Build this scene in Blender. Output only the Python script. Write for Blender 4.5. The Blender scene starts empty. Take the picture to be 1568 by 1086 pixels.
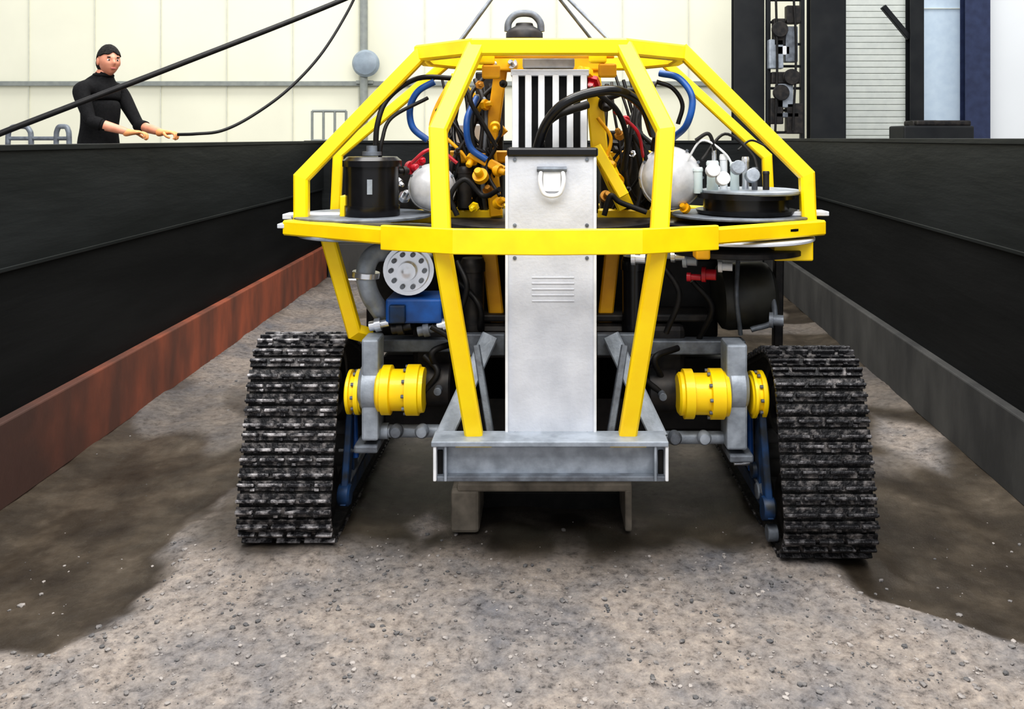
import bpy, bmesh, math, random
import numpy as np
from mathutils import Vector, Matrix, noise, Quaternion
random.seed(7)
sc = bpy.context.scene
F=1300.0; CX=835.0; HY=212.0; CH=2.0
def P(x,y,Y): return Vector(((x-CX)*Y/F, Y, CH-(y-HY)*Y/F))
def L(px,Y): return px*Y/F

# ---------------------------------------------------------------- materials
def mat(name,c1,c2=None,rough=0.5,metal=0.0,scale=8,bump=0.0,bscale=None,detail=6,lo=0.35,hi=0.65,coat=0,stretch=None,spec=0.5):
    m=bpy.data.materials.new(name); m.use_nodes=True
    nt=m.node_tree; b=nt.nodes['Principled BSDF']
    b.inputs['Roughness'].default_value=rough; b.inputs['Metallic'].default_value=metal
    b.inputs['Coat Weight'].default_value=coat
    b.inputs['Specular IOR Level'].default_value=spec
    if c2 is None: c2=tuple(v*0.8 for v in c1)
    tc=nt.nodes.new('ShaderNodeTexCoord')
    mp=nt.nodes.new('ShaderNodeMapping'); nt.links.new(tc.outputs['Object'],mp.inputs[0])
    if stretch: mp.inputs['Scale'].default_value=stretch
    n=nt.nodes.new('ShaderNodeTexNoise'); n.inputs['Scale'].default_value=scale; n.inputs['Detail'].default_value=detail
    nt.links.new(mp.outputs[0],n.inputs['Vector'])
    r=nt.nodes.new('ShaderNodeValToRGB')
    r.color_ramp.elements[0].position=lo; r.color_ramp.elements[1].position=hi
    r.color_ramp.elements[0].color=(*c1,1); r.color_ramp.elements[1].color=(*c2,1)
    nt.links.new(n.outputs['Fac'],r.inputs[0]); nt.links.new(r.outputs[0],b.inputs['Base Color'])
    if bump:
        n2=nt.nodes.new('ShaderNodeTexNoise'); n2.inputs['Scale'].default_value=bscale or scale*4; n2.inputs['Detail'].default_value=5
        nt.links.new(mp.outputs[0],n2.inputs['Vector'])
        bp=nt.nodes.new('ShaderNodeBump'); bp.inputs['Strength'].default_value=bump; bp.inputs['Distance'].default_value=0.02
        nt.links.new(n2.outputs['Fac'],bp.inputs['Height']); nt.links.new(bp.outputs[0],b.inputs['Normal'])
    return m
YEL=mat('yellow_paint',(1.0,0.74,0.0),(0.95,0.62,0.0),0.45,coat=0.2,scale=5)
YEL2=mat('orange_yellow_paint',(0.9,0.48,0.0),(0.72,0.34,0.0),0.45,scale=6)
ALU=mat('brushed_aluminium',(0.66,0.68,0.73),(0.54,0.56,0.61),0.5,0.15,scale=6,bump=0.1,bscale=60)
WHT=mat('white_enamel',(0.82,0.83,0.85),(0.66,0.68,0.71),0.4,scale=10)
GAL=mat('galvanised_steel',(0.20,0.225,0.26),(0.11,0.12,0.14),0.5,0.35,scale=14,bump=0.1)
GAL2=mat('galvanised_steel_light',(0.38,0.42,0.48),(0.24,0.27,0.31),0.45,0.25,scale=12,bump=0.1)
CHR=mat('polished_steel',(0.75,0.76,0.8),(0.6,0.62,0.66),0.22,0.8,scale=10)
BLK=mat('black_rubber',(0.006,0.006,0.007),(0.014,0.013,0.013),0.5,scale=20,spec=0.3)
BLKM=mat('black_gloss',(0.006,0.006,0.007),(0.01,0.01,0.012),0.25,scale=10,spec=0.4)
DRK=mat('dark_machinery',(0.010,0.010,0.012),(0.035,0.03,0.027),0.5,0.3,scale=16)
BLU=mat('blue_paint',(0.01,0.10,0.38),(0.01,0.06,0.22),0.4,scale=12)
BLUD=mat('blue_frame_dirty',(0.006,0.04,0.12),(0.01,0.014,0.02),0.5,scale=12)
RED=mat('red_anodised',(0.55,0.01,0.03),(0.3,0.01,0.02),0.35,scale=10)
TRK=mat('track_steel_muddy',(0.010,0.010,0.012),(0.26,0.24,0.235),0.5,0.2,scale=30,bump=0.5,bscale=60,lo=0.47,hi=0.78)
TRKG=mat('track_grouser_worn',(0.022,0.022,0.026),(0.52,0.50,0.51),0.38,0.35,scale=22,bump=0.4,bscale=70,lo=0.45,hi=0.70)
TRKG2=mat('track_grouser_dark',(0.02,0.02,0.023),(0.28,0.27,0.28),0.4,0.4,scale=22,bump=0.4,bscale=70,lo=0.5,hi=0.8)
TRKB=mat('track_belt_rubber',(0.005,0.005,0.006),(0.05,0.045,0.04),0.6,scale=30,bump=0.5,lo=0.45,hi=0.75)
BRS=mat('brass_orange',(0.6,0.3,0.05),(0.35,0.16,0.02),0.35,0.5,scale=10)
GRN=mat('pale_plastic',(0.5,0.60,0.61),(0.62,0.7,0.71),0.35,scale=10)

# ---------------------------------------------------------------- mesh helpers
def mk(name,verts,faces,m,parent=None,smooth=False,mats=None,idx=None,ang=None):
    me=bpy.data.meshes.new(name); me.from_pydata([tuple(v) for v in verts],[],faces); me.update()
    bm=bmesh.new(); bm.from_mesh(me); bmesh.ops.recalc_face_normals(bm,faces=bm.faces); bm.to_mesh(me); bm.free()
    if mats:
        for q in mats: me.materials.append(q)
        if idx: me.polygons.foreach_set('material_index',idx)
    else: me.materials.append(m)
    if smooth:
        me.polygons.foreach_set('use_smooth',[True]*len(me.polygons))
        try: me.set_sharp_from_angle(angle=math.radians(ang or 38))
        except Exception: pass
    o=bpy.data.objects.new(name,me); sc.collection.objects.link(o)
    if parent: o.parent=parent
    return o
def empty(name):
    e=bpy.data.objects.new(name,None); sc.collection.objects.link(e); return e
def sweep_data(pts,sec_fn,ref=Vector((0,1,0)),closed=False):
    pts=[Vector(p) for p in pts]; n=len(pts)
    dirs=[(pts[(i+1)%n]-pts[i]).normalized() for i in range(n if closed else n-1)]
    d=dirs[0]; side=ref.cross(d)
    if side.length<1e-3: side=Vector((1,0,0)).cross(d)
    if side.length<1e-3: side=Vector((0,0,1)).cross(d)
    side.normalize(); up=d.cross(side)
    verts=[];rings=[]
    for i in range(n):
        if closed: dp=dirs[i-1]; dn=dirs[i]
        else: dp=dirs[max(0,i-1)]; dn=dirs[min(i,n-2)]
        nrm=(dp+dn)
        nrm=nrm.normalized() if nrm.length>1e-6 else dn
        if i==0 and closed:
            q=dn.rotation_difference(dp); s2=q@side; u2=q@up
        else: s2,u2=side,up
        ring=[]
        for (a,b) in sec_fn(i/(n-1)):
            o=s2*a+u2*b
            den=dp.dot(nrm)
            o=o-dp*(o.dot(nrm)/den) if abs(den)>0.2 else o
            ring.append(len(verts)); verts.append(pts[i]+o)
        rings.append(ring)
        if i<n-1 or closed:
            if i>0:
                q=dp.rotation_difference(dn); side=q@side; up=q@up
    faces=[]
    m=len(rings[0])
    for i in range(n if closed else n-1):
        A=rings[i];B=rings[(i+1)%n]
        for k in range(m): faces.append((A[k],A[(k+1)%m],B[(k+1)%m],B[k]))
    if not closed:
        faces.append(tuple(rings[0])); faces.append(tuple(reversed(rings[-1])))
    return verts,faces
def rect_sec(w,h,c=None):
    c=c if c is not None else min(w,h)*0.14
    a=w/2;b=h/2
    s=[(a,b-c),(a-c,b),(-a+c,b),(-a,b-c),(-a,-b+c),(-a+c,-b),(a-c,-b),(a,-b+c)]
    return lambda t:s
def bar(name,pts,w,h,m,parent,ref=Vector((0,1,0)),closed=False):
    v,f=sweep_data(pts,rect_sec(w,h),ref,closed); return mk(name,v,f,m,parent)
def catmull(pts,k=8):
    pts=[Vector(p) for p in pts]
    if len(pts)<3: return pts
    q=[pts[0]*2-pts[1]]+pts+[pts[-1]*2-pts[-2]]
    out=[]
    for i in range(1,len(q)-2):
        for j in range(k):
            t=j/k;a,b,c,d=q[i-1],q[i],q[i+1],q[i+2]
            out.append(0.5*((2*b)+(c-a)*t+(2*a-5*b+4*c-d)*t*t+(3*b-a-3*c+d)*t**3))
    out.append(pts[-1]); return out
def tube(name,pts,r,m,parent=None,k=8,seg=10,smoothpts=True):
    pp=catmull(pts,k) if smoothpts else [Vector(p) for p in pts]
    s=[(r*math.cos(2*math.pi*i/seg),r*math.sin(2*math.pi*i/seg)) for i in range(seg)]
    v,f=sweep_data(pp,lambda t:s,Vector((0.13,0.31,0.94)).normalized())
    return mk(name,v,f,m,parent,True,ang=60)
def lathe_data(o,d,prof,seg=32):
    o=Vector(o);d=Vector(d).normalized()
    a=d.orthogonal().normalized();b=d.cross(a)
    V=[];Fc=[];R=[]
    for (t,r) in prof:
        if r<1e-6: R.append([len(V)]);V.append(o+d*t)
        else:
            R.append(list(range(len(V),len(V)+seg)))
            for i in range(seg):
                th=2*math.pi*i/seg; V.append(o+d*t+(a*math.cos(th)+b*math.sin(th))*r)
    for A,B in zip(R,R[1:]):
        for i in range(seg):
            j=(i+1)%seg
            if len(A)==1 and len(B)==1: continue
            if len(A)==1: Fc.append((A[0],B[i],B[j]))
            elif len(B)==1: Fc.append((A[i],A[j],B[0]))
            else: Fc.append((A[i],A[j],B[j],B[i]))
    if len(R[0])>1: Fc.append(tuple(reversed(R[0])))
    if len(R[-1])>1: Fc.append(tuple(R[-1]))
    return V,Fc
def lathe(name,o,d,prof,m,parent=None,seg=32):
    V,Fc=lathe_data(o,d,prof,seg); return mk(name,V,Fc,m,parent,True)
def cylp(l,r,bv=None):
    bv=bv or min(r,l)*0.08
    return [(0,0),(0,r-bv),(bv,r),(l-bv,r),(l,r-bv),(l,0)]
def box_data(c,s,bev=0.004,rot=None):
    bm=bmesh.new(); bmesh.ops.create_cube(bm,size=1)
    bmesh.ops.scale(bm,vec=Vector(s),verts=bm.verts)
    if bev>0: bmesh.ops.bevel(bm,geom=bm.edges[:],offset=min(bev,min(s)*0.3),segments=2,affect='EDGES',profile=0.5)
    if rot is not None: bmesh.ops.rotate(bm,verts=bm.verts,cent=(0,0,0),matrix=rot)
    bmesh.ops.translate(bm,vec=Vector(c),verts=bm.verts)
    bm.verts.ensure_lookup_table()
    V=[v.co.copy() for v in bm.verts];Fc=[tuple(v.index for v in f.verts) for f in bm.faces]; bm.free(); return V,Fc
def box(name,c,s,m,parent=None,bev=0.004,rot=None):
    V,Fc=box_data(c,s,bev,rot); return mk(name,V,Fc,m,parent)
def pbox(name,x0,y0,x1,y1,Y,depth,m,parent=None,bev=0.004):
    a=P(x0,y0,Y);b=P(x1,y1,Y)
    return box(name,((a.x+b.x)/2,Y+depth/2,(a.z+b.z)/2),(abs(b.x-a.x),depth,abs(b.z-a.z)),m,parent,bev)
class Acc:
    def __init__(s): s.V=[];s.F=[];s.I=[]
    def add(s,vf,i=0):
        n=len(s.V); s.V+=list(vf[0]); s.F+=[tuple(k+n for k in f) for f in vf[1]]; s.I+=[i]*len(vf[1])
    def make(s,name,mats,parent=None,smooth=False): return mk(name,s.V,s.F,None,parent,smooth,mats=mats,idx=s.I)

# ================================================================= TANK + BUILDING
WSTEEL=mat('tank_steel_dark',(0.006,0.008,0.0085),(0.014,0.0165,0.0175),0.5,scale=1.2,bump=0.15,bscale=6,stretch=(1,0.5,3),spec=0.35)
WSTEEL2=mat('tank_steel_darker',(0.003,0.0035,0.004),(0.008,0.0085,0.009),0.6,scale=1.2,bump=0.15,bscale=6,stretch=(1,0.5,3),spec=0.2)
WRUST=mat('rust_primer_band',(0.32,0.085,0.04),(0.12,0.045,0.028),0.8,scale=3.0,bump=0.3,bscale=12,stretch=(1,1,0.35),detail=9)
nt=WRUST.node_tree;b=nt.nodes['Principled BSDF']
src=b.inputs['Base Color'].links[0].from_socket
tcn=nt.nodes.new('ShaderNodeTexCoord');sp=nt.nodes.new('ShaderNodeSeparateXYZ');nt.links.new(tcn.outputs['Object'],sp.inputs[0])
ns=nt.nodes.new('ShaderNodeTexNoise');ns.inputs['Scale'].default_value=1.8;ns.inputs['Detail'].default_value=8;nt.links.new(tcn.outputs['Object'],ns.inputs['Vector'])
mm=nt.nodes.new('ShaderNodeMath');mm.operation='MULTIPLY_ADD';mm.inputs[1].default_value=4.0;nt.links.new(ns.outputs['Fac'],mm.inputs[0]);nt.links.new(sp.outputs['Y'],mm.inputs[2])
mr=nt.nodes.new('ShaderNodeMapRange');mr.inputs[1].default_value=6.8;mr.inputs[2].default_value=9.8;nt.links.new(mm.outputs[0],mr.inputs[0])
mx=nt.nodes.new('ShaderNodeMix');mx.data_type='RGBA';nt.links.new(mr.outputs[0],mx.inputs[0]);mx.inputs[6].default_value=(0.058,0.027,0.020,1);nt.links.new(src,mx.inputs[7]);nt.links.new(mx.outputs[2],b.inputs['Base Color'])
WGREY=mat('concrete_kerb_grey',(0.062,0.061,0.058),(0.026,0.026,0.026),0.8,scale=2.5,bump=0.3,bscale=12,stretch=(1,1,0.4),detail=9)
CON=mat('concrete_floor',(0.35,0.34,0.32),(0.26,0.25,0.24),0.8,scale=2)
def XLf(Y): return -2.97-0.026*(Y-4.7)
def XRf(Y): return 2.66+0.07*(Y-4.83)
def tank_wall(name,fx,sgn,seamz,topz,bandmat):
    ac=Acc()
    A=Vector((fx(0.8),0.8,0));B=Vector((fx(12.1),12.1,0)); d=(B-A).normalized(); Lw=(B-A).length
    out=Vector((sgn,0,0)); nrm=(out-d*out.dot(d)).normalized()
    ang=math.atan2(d.y,d.x); R=Matrix.Rotation(ang,3,'Z')
    def slab(o0,o1,z0,z1,mi,s0=0,s1=None,bev=0.004):
        s1=Lw if s1 is None else s1
        c=A+d*((s0+s1)/2)+nrm*((o0+o1)/2)+Vector((0,0,(z0+z1)/2))
        ac.add(box_data(c,(s1-s0,abs(o1-o0),z1-z0),bev,R),mi)
    slab(0.0,0.07,seamz,topz,0)
    slab(0.02,0.08,0.0,seamz-0.002,1)
    slab(-0.006,0.02,seamz-0.015,seamz+0.01,0)
    slab(-0.015,0.10,topz-0.035,topz,0)
    slab(-0.05,0.02,0.0,0.47,2,bev=0.01)
    return ac.make(name,[WSTEEL,WSTEEL2,bandmat])
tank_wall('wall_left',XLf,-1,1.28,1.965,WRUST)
tank_wall('wall_right',XRf,1,1.36,2.0,WGREY)
ac=Acc()
ac.add(box_data((0,12.2,0.985),(6.9,0.08,1.96),0.004),0)
ac.add(box_data((0,12.14,0.25),(6.2,0.08,0.5),0.01),1)
ac.add(box_data((0,12.2,1.95),(6.9,0.14,0.04),0.004),0)
ac.make('wall_tank_end',[WSTEEL,WGREY])
ac=Acc()
ac.add(box_data((-7.75,6.0,0.47),(8.7,14.0,0.94),0),0)
ac.add(box_data((8.1,6.0,0.47),(9.4,14.0,0.94),0),0)
ac.add(box_data((0,14.1,0.47),(25.4,2.2,0.94),0),0)
ac.make('floor_upper_hall',[CON])

# tank floor -------------------------------------------------------
def sstep(a,b,x):
    t=max(0,min(1,(x-a)/(b-a))); return t*t*(3-2*t)
def gfun(x,y):
    n1=noise.noise(Vector((x*1.3,y*1.3,0.3))); n2=noise.noise(Vector((x*4,y*4,2.1))); n3=noise.noise(Vector((x*2.2,y*1.6,7.7))); n4=noise.noise(Vector((x*11,y*11,3.3)))
    nn=n1*0.22+n2*0.09+n4*0.03
    wl=sstep(-0.07,0.07,(-1.72-0.42*(3.95-y if y<3.95 else 0)-x)+nn)*sstep(3.25,3.4,y+nn*0.5)
    wl*=1-0.32*sstep(-0.05,0.2,n3-0.02)*sstep(5.0,5.4,y)-0.2*sstep(5.2,7,y)
    wr=sstep(-0.07,0.07,(x-1.40)+nn*0.5)*sstep(-0.06,0.06,y-3.72+(x-1.46)*0.78+nn*0.4)
    wr*=1-0.3*sstep(0.0,0.2,n3)*sstep(5.0,5.4,y)
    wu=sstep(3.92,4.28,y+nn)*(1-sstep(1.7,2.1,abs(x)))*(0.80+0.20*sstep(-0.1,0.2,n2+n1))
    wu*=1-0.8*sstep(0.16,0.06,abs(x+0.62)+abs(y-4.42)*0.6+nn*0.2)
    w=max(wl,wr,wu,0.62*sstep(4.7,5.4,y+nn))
    w*=1-0.6*sstep(0.6,0.3,abs(x+2.62)+nn)*sstep(6.4,7.6,y)
    w*=1-0.7*sstep(0.34,0.16,abs(x-2.42)+abs(y-5.7)*0.5+nn*0.5)
    z=0.014*noise.noise(Vector((x*3,y*3,5)))+0.009*noise.noise(Vector((x*14,y*14,1)))*(1-0.6*w)+0.005*noise.noise(Vector((x*45,y*45,1)))*(1-0.7*w)
    z-=0.03*max(wl,wr)
    z+=0.05*sstep(0.35,0,min(abs(x-XLf(y)),abs(x-XRf(y))))
    # mud pushed up around the tracks
    dx=min(abs(x+1.25)-.24,abs(x-1.315)-.24); dy=max(4.02-y,y-5.9)
    z+=(0.028+0.012*n4)*sstep(0.16,0.0,max(dx,dy))
    return z-0.012,w
nx,ny=340,640
ys=[0.9+(12.15-0.9)*(j/ny)**1.35 for j in range(ny+1)]
V=[];W=[]
for yv in ys:
    x0=XLf(yv)-0.015;x1=XRf(yv)+0.015
    for i in range(nx+1):
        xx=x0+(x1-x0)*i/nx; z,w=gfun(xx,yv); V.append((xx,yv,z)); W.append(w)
Fc=[(j*(nx+1)+i,j*(nx+1)+i+1,(j+1)*(nx+1)+i+1,(j+1)*(nx+1)+i) for j in range(ny) for i in range(nx)]
gm=bpy.data.materials.new('gravel_and_wet_mud'); gm.use_nodes=True
nt=gm.node_tree;b=nt.nodes['Principled BSDF'];N=nt.nodes.new;K=nt.links.new
at=N('ShaderNodeAttribute');at.attribute_name='wet'
tc=N('ShaderNodeTexCoord')
def nz(s,d=8,rg=0.6):
    q=N('ShaderNodeTexNoise');q.inputs['Scale'].default_value=s;q.inputs['Detail'].default_value=d;q.inputs['Roughness'].default_value=rg;K(tc.outputs['Object'],q.inputs['Vector']);return q
def ramp(src,els):
    r=N('ShaderNodeValToRGB');e=r.color_ramp.elements
    while len(e)<len(els): e.new(0.5)
    for q,(p,c) in zip(e,els): q.position=p;q.color=(*c,1)
    K(src,r.inputs[0]);return r
def mix(t,f,a,bb):
    q=N('ShaderNodeMix');q.data_type='RGBA';q.blend_type=t
    if isinstance(f,float): q.inputs[0].default_value=f
    else: K(f,q.inputs[0])
    K(a,q.inputs[6]);K(bb,q.inputs[7]);return q.outputs[2]
big=ramp(nz(1.6,7,0.68).outputs['Fac'],[(0.32,(0.185,0.185,0.20)),(0.46,(0.30,0.275,0.26)),(0.58,(0.385,0.335,0.295)),(0.72,(0.235,0.225,0.225))])
fine=ramp(nz(22,11,0.78).outputs['Fac'],[(0.36,(0.30,0.30,0.31)),(0.45,(0.75,0.74,0.74)),(0.55,(1,1,1)),(0.68,(1.35,1.3,1.25))])
dry=mix('MULTIPLY',1.0,big.outputs[0],fine.outputs[0])
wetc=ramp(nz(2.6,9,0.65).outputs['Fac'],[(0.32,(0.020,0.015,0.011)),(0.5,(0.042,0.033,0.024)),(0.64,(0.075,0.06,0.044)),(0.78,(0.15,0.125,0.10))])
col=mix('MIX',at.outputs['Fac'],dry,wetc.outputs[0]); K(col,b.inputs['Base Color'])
mr=N('ShaderNodeMapRange');mr.inputs[3].default_value=0.9;mr.inputs[4].default_value=0.38;K(at.outputs['Fac'],mr.inputs[0]);K(mr.outputs[0],b.inputs['Roughness'])
b.inputs['Specular IOR Level'].default_value=0.3
bp=N('ShaderNodeBump');bp.inputs['Distance'].default_value=0.016
ms=N('ShaderNodeMapRange');ms.inputs[3].default_value=0.75;ms.inputs[4].default_value=0.3;K(at.outputs['Fac'],ms.inputs[0]);K(ms.outputs[0],bp.inputs['Strength'])
K(nz(55,8,0.75).outputs['Fac'],bp.inputs['Height']);K(bp.outputs[0],b.inputs['Normal'])
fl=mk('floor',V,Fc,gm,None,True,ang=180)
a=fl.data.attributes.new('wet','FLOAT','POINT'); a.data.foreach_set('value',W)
bm=bmesh.new();bmesh.ops.create_icosphere(bm,subdivisions=1,radius=1);bm.verts.ensure_lookup_table()
bv=[v.co.copy() for v in bm.verts];bf=[tuple(v.index for v in f.verts) for f in bm.faces];bm.free()
STN=mat('stone',(0.10,0.098,0.10),(0.36,0.33,0.31),0.9,scale=9,lo=0.42,hi=0.62,detail=2)
V=[];Fc=[];cnt=0
while cnt<3600:
    y=random.uniform(2.6,7.5) if random.random()<0.3 else random.uniform(2.6,4.4); x=random.uniform(XLf(y)+0.08,XRf(y)-0.08)
    z,w=gfun(x,y)
    if 3.95<y<6.0 and (-1.5<x<-1.0 or 1.06<x<1.58): continue
    if w>0.5 and random.random()<0.93: continue
    s=0.003+0.010*random.random()**4
    sx,sy,sz=s*random.uniform(.8,1.5),s*random.uniform(.8,1.4),s*random.uniform(.5,.9); th=random.random()*6.28
    n=len(V)
    for q in bv:
        j=random.uniform(0.75,1.1);a1=q.x*sx*j;b1=q.y*sy*j
        V.append((x+a1*math.cos(th)-b1*math.sin(th),y+a1*math.sin(th)+b1*math.cos(th),z+sz*0.3+q.z*sz*j))
    Fc+=[tuple(k+n for k in f) for f in bf]; cnt+=1
mk('loose_gravel',V,Fc,STN,fl)

# building back wall ---------------------------------------------------
CREAM=mat('cream_cladding',(0.86,0.85,0.70),(0.80,0.79,0.65),0.6,scale=0.7)
CREAMD=mat('cladding_seam',(0.68,0.68,0.58),(0.62,0.62,0.53),0.6)
GIRT=mat('grey_girt',(0.30,0.32,0.30),(0.24,0.26,0.25),0.5)
BW=15.2
ac=Acc()
ac.add(box_data((1.0,BW+0.1,4.0),(26,0.2,6.2),0),0)
x=-11.6
while x<13.5:
    ac.add(box_data((x,BW-0.005,4.0),(0.02,0.03,6.1),0),1); x+=1.18
ac.make('wall_back',[CREAM,CREAMD])
def hbar(name,x0,x1,y,th,Y,m): 
    a=P(x0,y,Y);c=P(x1,y,Y); return box(name,((a.x+c.x)/2,Y,a.z),(c.x-a.x,0.08,L(th,Y)),m)
hbar('trim_1',-160,1100,128,7,BW-0.05,GIRT)
e=empty('conduit_riser')
a=P(557,10,15.0)
tube('pipe',[(a.x,15.0,0.95),(a.x,15.0,6.9)],0.07,GIRT,e,smoothpts=False)
c=P(560,97,14.9); lathe('junction_box',(c.x,14.98,c.z),(0,-1,0),[(0,0),(0,.23),(.08,.24),(.14,.2),(.16,.12),(.17,0)],mat('grey_blue_box',(0.3,0.36,0.42),None,0.4),e)
box('wall_clip',(a.x,15.1,3.0),(0.3,0.1,0.06),GIRT,e)
SH=mat('shutter_white',(0.76,0.80,0.76),(0.70,0.74,0.71),0.5)
ac=Acc()
x0=P(1285,0,15).x;x1=P(1392,0,15).x
z=0.95
while z<6.5:
    ac.add(box_data(((x0+x1)/2,15.07,z+0.055),(x1-x0,0.05,0.104),0.01),0); z+=0.11
ac.add(box_data((x0,15.04,3.75),(0.08,0.12,5.6),0.004),1); ac.add(box_data((x1,15.04,3.75),(0.08,0.12,5.6),0.004),1)
ac.make('door_1',[SH,GIRT])
DBL=mat('dark_column_paint',(0.010,0.012,0.015),(0.018,0.02,0.022),0.5,scale=3,spec=.3)
NVY=mat('navy_frame',(0.03,0.045,0.11),(0.02,0.03,0.08),0.5)
PBL=mat('pale_blue_door_panel',(0.72,0.86,1.0),(0.66,0.80,0.95),0.4)
def ibeam(name,xa,xb,Y,m,z1=6.8,parent=None):
    ac=Acc(); a=P(xa,0,Y).x;c=P(xb,0,Y).x;w=c-a;xm=(a+c)/2;zc=(0.945+z1)/2;h=z1-0.945
    ac.add(box_data((xm,Y-0.09,zc),(w,0.02,h),0.003));ac.add(box_data((xm,Y+0.09,zc),(w,0.02,h),0.003));ac.add(box_data((xm,Y,zc),(0.02,0.17,h),0))
    ac.add(box_data((xm,Y,0.955),(w*1.3,0.3,0.02),0.003))
    return ac.make(name,[m],parent)
e=empty('door_2')
xa=P(1408,0,15).x;xb=P(1480,0,15).x
box('panel',((xa+xb)/2,15.07,3.2),(xb-xa,0.06,4.5),PBL,e)
for i,zz in enumerate((1.9,4.3)): box('rail_%d'%i,((xa+xb)/2,15.03,zz),(xb-xa,0.03,0.02),SH,e)
ibeam('jamb',1474,1512,14.7,NVY,parent=e)
box('white_panel',((P(1512,0,15).x+P(1640,0,15).x)/2,15.07,3.4),(1.5,0.06,4.9),mat('white_panel',(0.87,0.90,0.93),(0.85,0.88,0.91),0.5,scale=1),e)
ibeam('steel_column',1390,1411,14.4,DBL)
ibeam('steel_column.001',1122,1168,12.9,DBL)
ibeam('steel_column.002',1238,1292,12.9,DBL)
e=bpy.data.objects['steel_column']
bar('knee_brace',[P(1352,10,14.4),P(1392,58,14.4)],0.09,0.09,DBL,e)
e=empty('hoist_mast')
Y=12.7
for i,xx in enumerate((1176,1228)):
    q=P(xx,0,Y); box('rail_%d'%i,(q.x,Y,3.8),(0.06,0.08,5.7),DBL,e)
for i in range(17):
    z=1.1+i*0.33; a=P(1176,0,Y).x;c=P(1228,0,Y).x
    tube('rung_%d'%i,[(a,Y,z),(c,Y,z)],0.02,DBL,e,smoothpts=False)
for i,(x0,y0,x1,y1,m) in enumerate([(1185,28,1203,70,DRK),(1203,40,1222,95,GAL),(1178,60,1200,105,GAL2),(1182,110,1226,128,DRK),(1190,128,1215,165,GAL2),(1180,150,1200,190,DRK),(1205,158,1230,205,DRK),(1186,172,1224,180,GAL),(1205,8,1226,36,DRK),(1190,70,1210,84,WHT)]):
    pbox('gear_%d'%i,x0,y0,x1,y1,12.55,0.14,m,e,0.015)
for i,(xx,yy) in enumerate([(1194,45),(1212,118),(1196,142)]):
    c=P(xx,yy,12.5); lathe('sheave_%d'%i,(c.x,12.54,c.z),(0,-1,0),[(0,0),(0,.11),(.02,.12),(.04,.09),(.06,.12),(.08,.11),(.08,0)],DRK,e,20)
tube('chain_a',[P(1188,-10,12.5),P(1190,100,12.5),P(1187,205,12.5)],0.018,BLK,e)
tube('chain_b',[P(1215,-10,12.5),P(1219,80,12.5),P(1214,200,12.5)],0.018,BLK,e)
e=empty('floor_machine'); Y=13.6
a=P(1372,186,Y);c=P(1478,186,Y)
box('bed',((a.x+c.x)/2,Y,1.6),(c.x-a.x,0.6,1.2),DBL,e,0.03)
box('hood',((a.x+c.x)/2+0.1,Y,2.24),((c.x-a.x)*0.78,0.5,0.09),DRK,e,0.03)
lathe('motor',((a.x+.2),Y-.1,2.2),(1,0,0),cylp(0.4,0.09),DRK,e)
for i in (0,1): box('skid_%d'%i,(a.x+0.2+i*0.7,Y,0.975),(0.12,0.6,0.06),DRK,e)
def handrail(name,xa,xb,ytop,Y,m,arc=False):
    e=empty(name); a=P(xa,ytop,Y);c=P(xb,ytop,Y)
    tube('top_rail',[a,c],0.022,m,e,smoothpts=False)
    tube('mid_rail',[(a.x,Y,a.z-0.45),(c.x,Y,a.z-0.45)],0.018,m,e,smoothpts=False)
    n=3
    for i in range(n+1):
        xx=a.x+(c.x-a.x)*i/n; tube('post_%d'%i,[(xx,Y,0.94),(xx,Y,a.z)],0.02,m,e,smoothpts=False)
handrail('handrail',478,530,170,13.0,GIRT)
e=empty('hose_rack')
Y=8.4
for i,(xx,w) in enumerate([(30,36),(96,20)]):
    a=P(xx,203,Y);r=L(w,Y)/2
    tube('hoop_%d'%i,[(a.x-r,Y,0.94),(a.x-r,Y,1.9),(a.x-r*.8,Y,a.z+.03),(a.x,Y,a.z+.06),(a.x+r*.8,Y,a.z+.03),(a.x+r,Y,1.9),(a.x+r,Y,0.94)],0.025,GAL,e)
tube('cross_rail',[P(10,212,Y),P(108,212,Y)],0.02,GAL,e,smoothpts=False)

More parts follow.
